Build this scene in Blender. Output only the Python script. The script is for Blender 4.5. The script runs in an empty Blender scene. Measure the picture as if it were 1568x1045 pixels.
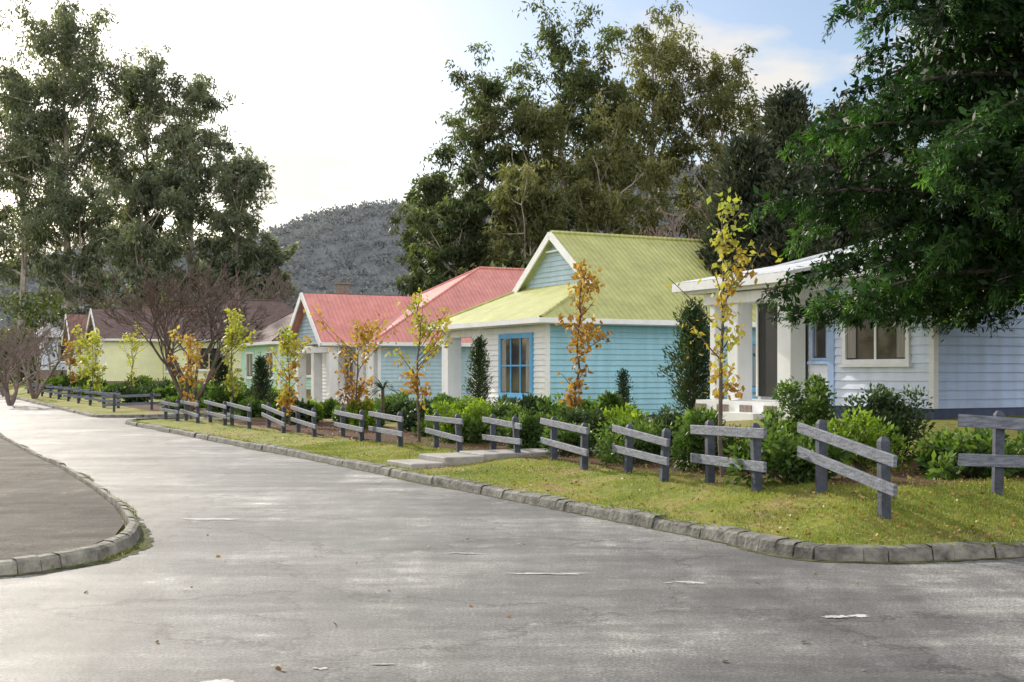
import bpy, math, random
import numpy as np
from mathutils import Vector, Matrix
R = np.random.default_rng(11); random.seed(5)
S = bpy.context.scene
S.view_settings.view_transform = 'Standard'
S.view_settings.look = 'None'
S.view_settings.exposure = 0

# ------------------------------------------------------------------ helpers
def lk(o, parent=None):
    S.collection.objects.link(o)
    if parent: o.parent = parent
    return o

def mesh_np(name, V, F, mats, parent=None, tone=None, midx=None, smooth=False):
    V = np.asarray(V, dtype=np.float32); F = np.asarray(F, dtype=np.int32)
    k = F.shape[1]
    me = bpy.data.meshes.new(name)
    me.vertices.add(len(V)); me.vertices.foreach_set('co', V.ravel())
    me.loops.add(F.size); me.loops.foreach_set('vertex_index', F.ravel())
    me.polygons.add(len(F))
    me.polygons.foreach_set('loop_start', np.arange(0, F.size, k, dtype=np.int32))
    me.polygons.foreach_set('loop_total', np.full(len(F), k, dtype=np.int32))
    if midx is not None: me.polygons.foreach_set('material_index', np.asarray(midx, dtype=np.int32))
    me.polygons.foreach_set('use_smooth', np.full(len(F), smooth))
    for m in mats: me.materials.append(m)
    if tone is not None:
        a = me.attributes.new('tone', 'FLOAT', 'POINT'); a.data.foreach_set('value', np.asarray(tone, dtype=np.float32))
    me.update(calc_edges=True)
    return lk(bpy.data.objects.new(name, me), parent)

def mesh_py(name, V, F, mat, parent=None, bevel=0, solid=0):
    me = bpy.data.meshes.new(name); me.from_pydata([tuple(v) for v in V], [], F)
    me.materials.append(mat); me.update()
    o = lk(bpy.data.objects.new(name, me), parent)
    if solid:
        m = o.modifiers.new('s', 'SOLIDIFY'); m.thickness = solid; m.offset = -1
    if bevel:
        m = o.modifiers.new('b', 'BEVEL'); m.width = bevel; m.segments = 1
    return o

class Bld:
    def __init__(s): s.V=[]; s.F=[]; s.M=[]; s.T=[]; s.n=0
    def add(s, V, F, m=0, t=0.5):
        V=np.asarray(V,float); F=np.asarray(F,int)
        s.V.append(V); s.F.append(F+s.n); s.M.append(np.full(len(F),m)); 
        s.T.append(np.broadcast_to(np.asarray(t,float),(len(V),)).copy()); s.n+=len(V)
    def box(s, x0,x1,y0,y1,z0,z1,m=0):
        V=[(x,y,z) for z in (z0,z1) for x,y in ((x0,y0),(x1,y0),(x1,y1),(x0,y1))]
        s.add(V,[(3,2,1,0),(4,5,6,7),(0,1,5,4),(1,2,6,5),(2,3,7,6),(3,0,4,7)],m)
    def beam(s, p, q, w, h, m=0, up=(0,0,1)):
        p=np.array(p,float); q=np.array(q,float); d=q-p; d/=np.linalg.norm(d)
        sd=np.cross(d,up); sd/=np.linalg.norm(sd); u=np.cross(sd,d)
        V=[c+sd*a*w/2+u*b*h/2 for c in (p,q) for a,b in ((-1,-1),(1,-1),(1,1),(-1,1))]
        s.add(V,[(3,2,1,0),(4,5,6,7),(0,1,5,4),(1,2,6,5),(2,3,7,6),(3,0,4,7)],m)
    def tube(s, P, r, n=5, m=0):
        P=np.asarray(P,float); k=len(P); r=np.broadcast_to(r,(k,))
        T=np.gradient(P,axis=0); T/=np.linalg.norm(T,axis=1)[:,None]+1e-9
        ref=np.array([0.3,0.9,0.1]) if abs(T[0,2])>.7 else np.array([0,0,1.])
        A=np.cross(T,ref); A/=np.linalg.norm(A,axis=1)[:,None]+1e-9; B=np.cross(T,A)
        an=np.arange(n)*2*math.pi/n
        V=(P[:,None,:]+r[:,None,None]*(np.cos(an)[None,:,None]*A[:,None,:]+np.sin(an)[None,:,None]*B[:,None,:])).reshape(-1,3)
        F=[(i*n+j,i*n+(j+1)%n,(i+1)*n+(j+1)%n,(i+1)*n+j) for i in range(k-1) for j in range(n)]
        s.add(V,F,m)
    def leaves(s, C, D, L, W, m=0, t=None):
        N=len(C)
        D=D/(np.linalg.norm(D,axis=1)[:,None]+1e-9)
        Q=np.cross(D,R.normal(size=(N,3))); Q/=np.linalg.norm(Q,axis=1)[:,None]+1e-9
        L=np.asarray(L)*R.uniform(.6,1.3,N); W=L*W
        a=C; b=C+D*(L*.45)[:,None]+Q*(W*.5)[:,None]; c=C+D*L[:,None]; d=C+D*(L*.45)[:,None]-Q*(W*.5)[:,None]
        V=np.stack([a,b,c,d],1).reshape(-1,3); F=np.arange(4*N).reshape(N,4)
        if t is None: t=R.uniform(0,1,N)
        s.add(V,F,m,np.repeat(t,4))
    def build(s,name,mats,parent=None,smooth=False,bevel=0):
        o=mesh_np(name,np.concatenate(s.V),np.concatenate(s.F),mats,parent,np.concatenate(s.T),np.concatenate(s.M),smooth)
        if bevel:
            m=o.modifiers.new('b','BEVEL'); m.width=bevel; m.segments=1
        return o

# ------------------------------------------------------------------ materials
def new(name):
    m=bpy.data.materials.new(name); m.use_nodes=True
    nt=m.node_tree; nt.nodes.clear()
    return m,nt,nt.nodes,nt.links
def ramp(N,stops):
    r=N.new('ShaderNodeValToRGB'); e=r.color_ramp.elements
    while len(e)<len(stops): e.new(.5)
    for i,(p,c) in enumerate(stops):
        e[i].position=p; e[i].color=(*c,1) if len(c)==3 else c
    return r
def mat(name,col,rough=.6,var=.12,scale=3,bump=.0,bscale=40,spec=.4,rib=None,stretch=None,dirt=0):
    m,nt,N,L=new(name)
    out=N.new('ShaderNodeOutputMaterial'); p=N.new('ShaderNodeBsdfPrincipled')
    tc=N.new('ShaderNodeTexCoord'); n=N.new('ShaderNodeTexNoise'); n.inputs['Scale'].default_value=scale; n.inputs['Detail'].default_value=7; n.inputs['Roughness'].default_value=.65
    src=tc.outputs['Object']
    if stretch:
        mp=N.new('ShaderNodeMapping'); mp.inputs['Scale'].default_value=stretch; L.new(src,mp.inputs[0]); L.new(mp.outputs[0],n.inputs[0])
    else: L.new(src,n.inputs[0])
    c=np.array(col)
    r=ramp(N,[(.3,tuple(c*(1-var*1.4))),(.7,tuple(np.minimum(c*(1+var),1)))])
    L.new(n.outputs[0],r.inputs[0]); col_out=r.outputs[0]
    if dirt:
        mp2=N.new('ShaderNodeMapping'); mp2.inputs['Scale'].default_value=(3,3,.35); L.new(src,mp2.inputs[0])
        n3=N.new('ShaderNodeTexNoise'); n3.inputs['Scale'].default_value=1.5; n3.inputs['Detail'].default_value=6; L.new(mp2.outputs[0],n3.inputs[0])
        r3=ramp(N,[(.35,(1-dirt,1-dirt*1.05,1-dirt*1.2)),(.6,(1,1,1))]); L.new(n3.outputs[0],r3.inputs[0])
        mm=N.new('ShaderNodeMixRGB'); mm.blend_type='MULTIPLY'; mm.inputs[0].default_value=1; L.new(col_out,mm.inputs[1]); L.new(r3.outputs[0],mm.inputs[2]); col_out=mm.outputs[0]
    L.new(col_out,p.inputs['Base Color'])
    p.inputs['Roughness'].default_value=rough; p.inputs['Specular IOR Level'].default_value=spec
    bn=None
    if bump:
        n2=N.new('ShaderNodeTexNoise'); n2.inputs['Scale'].default_value=bscale; n2.inputs['Detail'].default_value=4; L.new(src,n2.inputs[0])
        bn=N.new('ShaderNodeBump'); bn.inputs['Strength'].default_value=bump; bn.inputs['Distance'].default_value=.02; L.new(n2.outputs[0],bn.inputs['Height'])
    if rib:
        w=N.new('ShaderNodeTexWave'); w.bands_direction=rib[0]; w.inputs['Scale'].default_value=rib[1]; L.new(src,w.inputs[0])
        b2=N.new('ShaderNodeBump'); b2.inputs['Strength'].default_value=.6; b2.inputs['Distance'].default_value=.03; L.new(w.outputs['Fac'],b2.inputs['Height'])
        if bn: L.new(bn.outputs[0],b2.inputs['Normal'])
        bn=b2
    if bn: L.new(bn.outputs[0],p.inputs['Normal'])
    L.new(p.outputs[0],out.inputs[0])
    return m
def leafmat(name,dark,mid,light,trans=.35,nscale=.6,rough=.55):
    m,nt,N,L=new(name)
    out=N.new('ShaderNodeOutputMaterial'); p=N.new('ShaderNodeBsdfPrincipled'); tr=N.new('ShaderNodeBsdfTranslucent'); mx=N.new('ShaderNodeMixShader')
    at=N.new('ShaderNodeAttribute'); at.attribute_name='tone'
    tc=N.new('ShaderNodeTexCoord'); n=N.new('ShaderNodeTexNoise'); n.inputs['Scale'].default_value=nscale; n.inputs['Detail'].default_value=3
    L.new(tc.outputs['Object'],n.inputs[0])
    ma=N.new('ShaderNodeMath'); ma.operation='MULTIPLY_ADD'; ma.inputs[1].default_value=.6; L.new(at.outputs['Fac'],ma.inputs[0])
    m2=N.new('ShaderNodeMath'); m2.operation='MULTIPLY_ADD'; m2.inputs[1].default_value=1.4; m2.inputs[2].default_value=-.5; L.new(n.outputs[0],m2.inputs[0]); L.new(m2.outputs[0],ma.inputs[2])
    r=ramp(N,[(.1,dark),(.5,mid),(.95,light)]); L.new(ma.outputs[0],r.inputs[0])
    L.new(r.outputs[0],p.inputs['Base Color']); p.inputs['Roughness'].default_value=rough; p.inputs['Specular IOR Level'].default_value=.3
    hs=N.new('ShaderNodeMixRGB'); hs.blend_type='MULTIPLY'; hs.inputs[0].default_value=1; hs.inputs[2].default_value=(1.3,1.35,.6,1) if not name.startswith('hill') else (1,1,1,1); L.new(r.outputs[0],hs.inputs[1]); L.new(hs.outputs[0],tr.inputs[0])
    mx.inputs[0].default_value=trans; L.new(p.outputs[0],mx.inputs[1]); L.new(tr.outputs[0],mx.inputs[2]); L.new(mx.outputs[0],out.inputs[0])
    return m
def glassmat():
    m,nt,N,L=new('window_glass')
    out=N.new('ShaderNodeOutputMaterial'); p=N.new('ShaderNodeBsdfPrincipled')
    tc=N.new('ShaderNodeTexCoord'); n=N.new('ShaderNodeTexNoise'); n.inputs['Scale'].default_value=1.3; L.new(tc.outputs['Object'],n.inputs[0])
    r=ramp(N,[(.4,(.012,.014,.016)),(.65,(.06,.06,.055))]); L.new(n.outputs[0],r.inputs[0]); L.new(r.outputs[0],p.inputs['Base Color'])
    p.inputs['Roughness'].default_value=.06; p.inputs['Specular IOR Level'].default_value=.6
    L.new(p.outputs[0],out.inputs[0]); return m

M={}
M['white']=mat('white_paint',(.82,.83,.84),.5,.05,2,.1,dirt=.06)
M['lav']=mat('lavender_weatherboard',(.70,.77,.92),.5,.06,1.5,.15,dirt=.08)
M['lavside']=mat('shaded_lavender_weatherboard',(.46,.58,.84),.5,.07,1.5,.15,dirt=.1)  # near house side wall: its bluish shade is put into the base colour
M['cyan']=mat('aqua_weatherboard',(.31,.58,.71),.5,.06,1.5,.15,dirt=.1)
M['ltblue']=mat('pale_blue_weatherboard',(.46,.60,.69),.5,.06,1.5,.15,dirt=.1)
M['mint']=mat('mint_weatherboard',(.50,.76,.62),.6,.06,1.5)
M['cream']=mat('cream_weatherboard',(.82,.84,.55),.6,.06,1.5)
M['lime']=mat('lime_weatherboard',(.66,.80,.48),.6,.06,1.5)
for k,c in (('green',(.47,.49,.19)),('red',(.68,.29,.26))):
    for d in 'XY': M[k+d]=mat(k+'_metal_roof_'+d.lower(),c,.45,.12,1.2,.1,rib=(d,1.6),dirt=.12)
M['tile']=mat('brown_tile_roof',(.17,.12,.11),.7,.25,3,.6,12,rib=('Z',6))
M['tile2']=mat('russet_tile_roof',(.28,.15,.13),.7,.25,3,.6,12,rib=('Z',6))
M['whiteroof']=mat('white_metal_roof',(.70,.73,.77),.45,.08,1.5,.1,rib=('Y',1.6),dirt=.1)
M['bluetrim']=mat('blue_trim',(.12,.40,.70),.5,.08,3)
M['palebluetrim']=mat('pale_blue_trim',(.36,.5,.74),.5,.08,3)
M['found']=mat('dark_blue_foundation',(.07,.09,.16),.8,.2,4,.3)
M['brick']=mat('foundation_brick',(.25,.2,.17),.8,.3,9,.4)
M['dark']=mat('dark_screen',(.02,.022,.022),.5,.2,2)
M['curtain']=mat('curtain',(.30,.28,.25),.9,.3,3,stretch=(12,12,.5))
M['glass']=glassmat()
M['fpost']=mat('fence_post_paint',(.055,.065,.09),.75,.4,9,.4,30)
M['frail']=mat('fence_rail_weathered',(.155,.17,.21),.75,.45,6,.5,30,stretch=(1,1,6))
M['bark']=mat('pale_gum_bark',(.42,.37,.33),.8,.35,1.5,.4,8)
M['barkd']=mat('dark_bark',(.11,.085,.07),.85,.3,4,.5,15)
M['twig']=mat('bare_twigs',(.20,.155,.14),.85,.25,4)
M['twigd']=mat('dark_bare_twigs',(.13,.095,.08),.85,.25,4)
M['twigred']=mat('reddish_bare_twigs',(.28,.19,.175),.85,.25,2)
M['euc']=leafmat('gum_leaves',(.045,.065,.03),(.105,.14,.06),(.24,.28,.12),.45,.25)
M['eucl']=leafmat('hazy_gum_leaves',(.11,.13,.10),(.20,.23,.17),(.36,.38,.27),.48,.2)  # paler leaf colours carry the distance haze over the left gums
M['eucb']=leafmat('olive_gum_leaves',(.075,.085,.035),(.155,.165,.07),(.29,.28,.14),.45,.25)
M['cyp']=leafmat('cypress_needles',(.02,.03,.022),(.05,.065,.042),(.11,.11,.065),.2,.6)
M['con']=leafmat('conifer_needles',(.009,.024,.007),(.030,.09,.016),(.14,.31,.04),.3,.9)
M['bushg']=leafmat('shrub_leaves',(.03,.06,.015),(.08,.15,.03),(.19,.29,.06),.35,2)
M['bushy']=leafmat('bright_shrub_leaves',(.06,.11,.012),(.17,.27,.03),(.32,.44,.06),.4,2)
M['bushd']=leafmat('dark_shrub_leaves',(.015,.032,.012),(.045,.08,.03),(.11,.16,.06),.25,2)
M['orange']=leafmat('orange_autumn_leaves',(.24,.12,.04),(.46,.27,.07),(.52,.42,.10),.4,1.2)
M['yellow']=leafmat('yellow_autumn_leaves',(.24,.26,.06),(.42,.42,.09),(.56,.56,.15),.4,1.2)
M['yorange']=leafmat('yellow_orange_leaves',(.38,.20,.05),(.42,.38,.08),(.34,.44,.09),.4,1.5)
M['grass']=leafmat('grass_blades',(.11,.15,.03),(.21,.26,.055),(.36,.36,.11),.35,1.0)
M['kerb']=mat('kerb_stone',(.165,.16,.14),.85,.6,5,.9,20)
M['kerbp']=mat('pale_kerb_stone',(.27,.26,.22),.85,.5,4,.9,20)
M['conc']=mat('concrete',(.34,.33,.31),.85,.2,4,.4,30)
M['paint']=mat('worn_road_paint',(.50,.50,.48),.7,.3,9,.3)
M['fallen']=leafmat('fallen_leaf',(.12,.06,.02),(.28,.16,.04),(.45,.34,.14),.1,3)
M['hillleaf']=leafmat('hill_canopy',(.135,.155,.175),(.175,.195,.205),(.23,.235,.225),.4,.010,1)  # aerial haze is painted into these blue-grey canopy colours

# ------------------------------------------------------------------ layout frame
sd_ = np.array([-.4603,.8878]); nn=np.array([.8878,.4603]); ANG=math.radians(27.4)
K0=np.array([2.08,12.5])
def tcoord(x,y): return (x-K0[0])*sd_[0]+(y-K0[1])*sd_[1]
B1=[(12,13.5),(7,12.1),(4.9,11.5),(4.0,11.25),(3.3,11.12),(2.75,11.25),(2.4,11.7),(2.08,12.5),(1.5,13.62),(.75,15.05),(-.35,17.2),(-1.95,20.25),(-3.7,23.7),(-5.5,27.1),(-8.1,32.0),(-11.4,38.3),(-12.7,40.8),(-12.75,41.9),(-12.1,42.6),(-11,43.2),(8,53),(8,58),(120,115),(120,45)]
B2=[(-14.7,46.0),(-15.3,46.1),(-15.9,46.9),(-20.4,56),(-38,92),(-85,188),(-300,620),(1500,3000),(1500,1000),(120,116),(7.8,58.2),(7.8,56),(-13.6,46.2)]
B3=[(-60,5.0),(-8,9.55),(-4.7,10.1),(-4.1,10.5),(-3.75,11.2),(-3.72,12.1),(-3.95,13.1),(-4.6,14.8),(-5.65,17.1),(-7.6,21.1),(-9.4,24.5),(-11.7,29),(-45,96),(-95,196),(-300,610),(-1500,600),(-1500,5)]
def sdist(poly,X,Y):
    P=np.array(poly,float); Q=np.roll(P,-1,0); D=np.full(X.shape,1e9); ins=np.zeros(X.shape,bool)
    for (ax,ay),(bx,by) in zip(P,Q):
        dx,dy=bx-ax,by-ay; u=np.clip(((X-ax)*dx+(Y-ay)*dy)/(dx*dx+dy*dy),0,1)
        D=np.minimum(D,np.hypot(X-ax-u*dx,Y-ay-u*dy))
        c=((ay>Y)!=(by>Y)); 
        with np.errstate(all='ignore'):
            xi=ax+(Y-ay)*dx/(dy if dy!=0 else 1e-9)
        ins^=c&(X<xi)
    return np.where(ins,D,-D)
def sm(x): x=np.clip(x,0,1); return x*x*(3-2*x)
def hterr(X,Y):
    X=np.asarray(X,float); Y=np.asarray(Y,float)
    t=tcoord(X,Y)
    Fh=np.interp(t,[-6,0,4,10,20,34,50,80],[.5,.45,.28,.21,.14,.13,.2,.5])
    Hb=np.interp(t,[-6,6.7,14,22,38,54,70,100],[.9,.85,.55,.3,.15,.45,.8,1.1])
    d1=sdist(B1,X,Y); d2=sdist(B2,X,Y); d3=sdist(B3,X,Y)
    d=np.maximum(d1,d2)
    h=.085+(Fh-.085)*sm((d-.2)/2.3)+(Hb-Fh)*sm((d-3)/6)
    edge=np.clip(d/.2,0,1); h=-.06+(h+.06)*edge
    h3=-.06+.14*np.clip(d3/.2,0,1)+.07*sm((d3-1.6)/.5)*(d3>0)
    h=np.maximum(h,h3)
    h+=.025*np.sin(X*1.7+np.sin(Y*.9))*np.sin(Y*1.3)*sm((d-.5)/1.5)
    far=sm((np.hypot(X,Y)-160)/500)*2
    return h+far*(d>0), d, d3
def H(x,y): return float(hterr(np.array([x]),np.array([y]))[0][0])

def axis(segs):
    out=[]
    for a,b,st in segs: out+=list(np.arange(a,b,st))
    return np.array(out+[segs[-1][1]])
gx=axis([(-3000,-300,300),(-300,-60,20),(-60,-44,2),(-44,-16,.4),(-16,9,.2),(9,30,.7),(30,100,7),(100,300,25),(300,3000,300)])
gy=axis([(-400,-20,60),(-20,8,4),(8,34,.2),(34,100,.4),(100,160,3),(160,400,20),(400,4000,300)])
GX,GY=np.meshgrid(gx,gy); hz,dd,d3=hterr(GX.ravel(),GY.ravel())
nx,ny=len(gx),len(gy)
idx=np.arange(nx*ny).reshape(ny,nx)
F=np.stack([idx[:-1,:-1],idx[:-1,1:],idx[1:,1:],idx[1:,:-1]],-1).reshape(-1,4)
V=np.stack([GX.ravel(),GY.ravel(),hz],1)
bed=sm((dd-1.75)/.9)*(1-sm((dd-4.6)/1.5))*(GY.ravel()<60)
bed=np.where(dd>0,bed,0)
m,nt,N,L=new('grass_ground'); out=N.new('ShaderNodeOutputMaterial'); p=N.new('ShaderNodeBsdfPrincipled'); p.inputs['Roughness'].default_value=.9; p.inputs['Specular IOR Level'].default_value=.15
tc=N.new('ShaderNodeTexCoord'); at=N.new('ShaderNodeAttribute'); at.attribute_name='tone'
n1=N.new('ShaderNodeTexNoise'); n1.inputs['Scale'].default_value=.9; n1.inputs['Detail'].default_value=8; n1.inputs['Roughness'].default_value=.7; L.new(tc.outputs['Object'],n1.inputs[0])
n2=N.new('ShaderNodeTexNoise'); n2.inputs['Scale'].default_value=14; n2.inputs['Detail'].default_value=8; n2.inputs['Roughness'].default_value=.75; L.new(tc.outputs['Object'],n2.inputs[0])
r1=ramp(N,[(.32,(.13,.17,.03)),(.46,(.21,.25,.045)),(.54,(.30,.28,.08)),(.62,(.34,.23,.14))]); L.new(n1.outputs[0],r1.inputs[0])
r2=ramp(N,[(.3,(.5,.5,.46)),(.65,(1.25,1.25,1.2))]); L.new(n2.outputs[0],r2.inputs[0])
mu=N.new('ShaderNodeMixRGB'); mu.blend_type='MULTIPLY'; mu.inputs[0].default_value=1; L.new(r1.outputs[0],mu.inputs[1]); L.new(r2.outputs[0],mu.inputs[2])
ad=N.new('ShaderNodeMath'); ad.operation='ADD'; L.new(at.outputs['Fac'],ad.inputs[0]); L.new(n1.outputs[0],ad.inputs[1])
mr=N.new('ShaderNodeMapRange'); mr.inputs[1].default_value=1.05; mr.inputs[2].default_value=1.3; L.new(ad.outputs[0],mr.inputs[0])
mb=N.new('ShaderNodeMixRGB'); L.new(mr.outputs[0],mb.inputs[0]); L.new(mu.outputs[0],mb.inputs[1])
rm=ramp(N,[(.3,(.035,.02,.013)),(.7,(.17,.09,.06))]); L.new(n2.outputs[0],rm.inputs[0]); L.new(rm.outputs[0],mb.inputs[2])
L.new(mb.outputs[0],p.inputs['Base Color'])
bp=N.new('ShaderNodeBump'); bp.inputs['Strength'].default_value=.8; bp.inputs['Distance'].default_value=.05; L.new(n2.outputs[0],bp.inputs['Height']); L.new(bp.outputs[0],p.inputs['Normal'])
L.new(p.outputs[0],out.inputs[0]); M['ground']=m
mesh_np('ground',V,F,[m],tone=bed,smooth=True)

# road
def asphalt(name,lo,mid,hi,speck=.9,rlo=.46,rhi=.72,spec=.45):
    m,nt,N,L=new(name); out=N.new('ShaderNodeOutputMaterial'); p=N.new('ShaderNodeBsdfPrincipled')
    tc=N.new('ShaderNodeTexCoord')
    def noise(sc,det=6,ro=.6,mp=None,dist=0):
        n=N.new('ShaderNodeTexNoise'); n.inputs['Scale'].default_value=sc; n.inputs['Detail'].default_value=det; n.inputs['Roughness'].default_value=ro; n.inputs['Distortion'].default_value=dist
        if mp:
            q=N.new('ShaderNodeMapping'); q.inputs['Scale'].default_value=mp[0]; q.inputs['Rotation'].default_value=(0,0,mp[1]); L.new(tc.outputs['Object'],q.inputs[0]); L.new(q.outputs[0],n.inputs[0])
        else: L.new(tc.outputs['Object'],n.inputs[0])
        return n
    def mul(a,b,f=1):
        x=N.new('ShaderNodeMixRGB'); x.blend_type='MULTIPLY'; x.inputs[0].default_value=f; L.new(a,x.inputs[1]); L.new(b,x.inputs[2]); return x.outputs[0]
    a=noise(.34,9,.66); b=noise(1.0,9,.68,((.95,.16,1),-ANG)); c=noise(42,5,.95); e=noise(2.6,9,.78); b2=noise(1.0,9,.70,((.22,1.15,1),-.15))
    ra=ramp(N,[(.34,lo),(.5,mid),(.64,hi)]); L.new(a.outputs[0],ra.inputs[0])
    rb=ramp(N,[(.36,(.60,.60,.61)),(.5,(1,1,1)),(.62,(1.5,1.49,1.46))]); L.new(b.outputs[0],rb.inputs[0])
    rb2=ramp(N,[(.38,(.66,.66,.67)),(.5,(1,1,1)),(.60,(1.42,1.41,1.38))]); L.new(b2.outputs[0],rb2.inputs[0])
    re=ramp(N,[(.35,(.68,.68,.68)),(.58,(1.12,1.12,1.12)),(.66,(2.0,2.0,1.97))]); L.new(e.outputs[0],re.inputs[0])
    rc=ramp(N,[(.36,(.12,.12,.12)),(.5,(1,1,1)),(.64,(2.5,2.5,2.45))]); L.new(c.outputs[0],rc.inputs[0])
    x=mul(ra.outputs[0],rb.outputs[0]); x=mul(x,rb2.outputs[0]); x=mul(x,re.outputs[0]); x=mul(x,rc.outputs[0],speck)
    v=N.new('ShaderNodeTexVoronoi'); v.feature='DISTANCE_TO_EDGE'; v.inputs['Scale'].default_value=.38
    dn=noise(1.3,6,.7); vm=N.new('ShaderNodeVectorMath'); vm.operation='MULTIPLY_ADD'; vm.inputs[1].default_value=(1.8,1.8,0); L.new(dn.outputs['Color'],vm.inputs[0]); L.new(tc.outputs['Object'],vm.inputs[2]); L.new(vm.outputs[0],v.inputs['Vector'])
    rv=ramp(N,[(.0,(.2,.2,.2)),(.012,(1,1,1))]); L.new(v.outputs['Distance'],rv.inputs[0]); x=mul(x,rv.outputs[0],.8)
    L.new(x,p.inputs['Base Color'])
    rr=ramp(N,[(.35,(rlo,)*3),(.65,(rhi,)*3)]); L.new(b.outputs[0],rr.inputs[0]); L.new(rr.outputs[0],p.inputs['Roughness']); p.inputs['Specular IOR Level'].default_value=spec
    bp=N.new('ShaderNodeBump'); bp.inputs['Strength'].default_value=.8; bp.inputs['Distance'].default_value=.014; L.new(c.outputs[0],bp.inputs['Height']); L.new(bp.outputs[0],p.inputs['Normal'])
    L.new(p.outputs[0],out.inputs[0]); return m
M['road']=asphalt('asphalt',(.085,.085,.088),(.14,.139,.139),(.235,.232,.228))
mesh_py('road',[(-160,-20,0),(60,-20,0),(60,60,0),(10,60,0),(-100,300,0),(-260,300,0)],[(0,1,2,3,4,5)],M['road'])

M['path']=asphalt('footpath_asphalt',(.075,.068,.060),(.095,.087,.076),(.12,.11,.096),.6,.75,.95,.2)
inner=[(-60,5.1),(-8,9.63),(-4.72,10.22),(-4.22,10.58),(-3.9,11.25),(-3.88,12.1),(-4.1,13.1),(-4.75,14.8),(-5.8,17.1),(-7.75,21.1),(-9.55,24.5),(-11.85,29),(-45.2,96)]
outer=[(-47.5,96),(-14.1,29),(-11.8,24.5),(-9.9,21),(-8.2,18),(-7.3,16),(-8,14),(-60,12)]
pts=inner+outer
mesh_py('footpath',[(x,y,.100) for x,y in pts],[tuple(range(len(pts)))],M['path'])

def resample(P,step):
    P=np.array(P,float); seg=np.hypot(*np.diff(P,axis=0).T); cs=np.r_[0,np.cumsum(seg)]
    n=int(cs[-1]/step); q=np.linspace(0,cs[-1],n+1)
    return np.stack([np.interp(q,cs,P[:,0]),np.interp(q,cs,P[:,1])],1)
def kerb(name,P,side,step=.85,w=.2,top=.115,mt='kerb'):
    b=Bld(); Q=resample(P,step/4)
    i=0
    while i<len(Q)-1:
        k=min(int(R.integers(3,7)),len(Q)-1-i)
        for s_ in range(k):
            a=Q[i+s_]; c=Q[i+s_+1]; d=c-a; l=np.linalg.norm(d); d/=l; nr=np.array([-d[1],d[0]])*side
            g0=.008 if s_==0 else 0; g1=.008 if s_==k-1 else 0
            if s_==0: j=R.normal(0,.010); zt=top+R.normal(0,.009)
            z0=zt+R.normal(0,.004)
            p0=a+d*g0-nr*(.05+j); p1=c-d*g1-nr*(.05+j); inn0=a+d*g0+nr*(w-.05); inn1=c-d*g1+nr*(w-.05)
            Vb=[(*p0,-.03),(*p1,-.03),(*inn1,-.03),(*inn0,-.03),(*(p0+nr*.03),z0-.02),(*(p1+nr*.03),z0-.02),(*inn1,z0+.01),(*inn0,z0+.01),(*(p0+nr*.065),z0+.003),(*(p1+nr*.065),z0+.003)]
            b.add(Vb,[(0,1,5,4),(1,2,6,5),(2,3,7,6),(3,0,4,7),(4,5,9,8),(8,9,6,7)])
        i+=k
    return b.build(name,[M[mt]])
kerb('stone_kerb',B1[:20],-1)
kerb('stone_kerb',[(-8,49.0),(-13.6,46.2),(-14.7,46.0),(-15.3,46.1),(-15.9,46.9),(-20.4,56),(-38,92),(-85,188)],-1,1.5)
kerb('stone_kerb',B3[:13],1,.85,.13,.118,'kerbp')
M['gut']=mat('gutter_dirt',(.11,.115,.055),.95,.6,6,.8,40,spec=.1)
def strip(name,P,side,w):
    Q=resample(P,.06); V=[];F=[]; ph=R.uniform(0,6)
    for i,q in enumerate(Q):
        d=Q[min(i+1,len(Q)-1)]-Q[max(i-1,0)]; d/=np.linalg.norm(d); nr=np.array([-d[1],d[0]])*side
        ww=w*(.1+.9*max(0,math.sin(i*.061+ph)*math.sin(i*.023+1))+.5*R.random())
        V+= [(*(q+nr*.03),.004),(*(q-nr*(ww+.05)),.004)]
        if i: F.append((2*i-2,2*i-1,2*i+1,2*i))
    mesh_py(name,V,F,M['gut'])
strip('gutter',B1[:17],-1,.10); strip('gutter',B3[:13],1,.16)

b=Bld()
for (x,y,rx,ry) in [(.25,10.45,.26,.05),(-.55,11.6,.18,.05),(-3.3,14.3,.34,.10),(1.35,10.0,.12,.05),(2.3,8.6,.10,.07),(-1.6,6.8,.09,.05),(-.75,7.2,.07,.02),(-2.9,15.2,.2,.06),(-1.1,7.1,.04,.03)]:
    for k_ in range(5):
        ox,oy=R.normal(0,.45,2)*np.array([rx,ry]); sc=R.uniform(.25,.75)
        n=26; an=np.linspace(0,2*math.pi,n,endpoint=False); rr_=1+R.normal(0,.28,n)
        zz=.004+.0006*k_
        ring=np.stack([x+ox+rx*sc*rr_*np.cos(an),y+oy+ry*sc*rr_*np.sin(an),np.full(n,zz)],1)
        Vv=np.vstack([ring,[[x+ox,y+oy,zz]]]); b.add(Vv,[(i,(i+1)%n,n) for i in range(n)])
mesh_np('worn_road_marking',np.concatenate(b.V),np.concatenate(b.F),[M['paint']])
b=Bld()
for i in range(7):
    x=-19.2-.75*i; y=50.5+.12*i
    b.add([(x,y,.004),(x+.38,y,.004),(x-.9,y+3.2,.004),(x-1.28,y+3.2,.004)],[(0,1,2,3)])
b.build('crosswalk_marking',[M['paint']])

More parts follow.
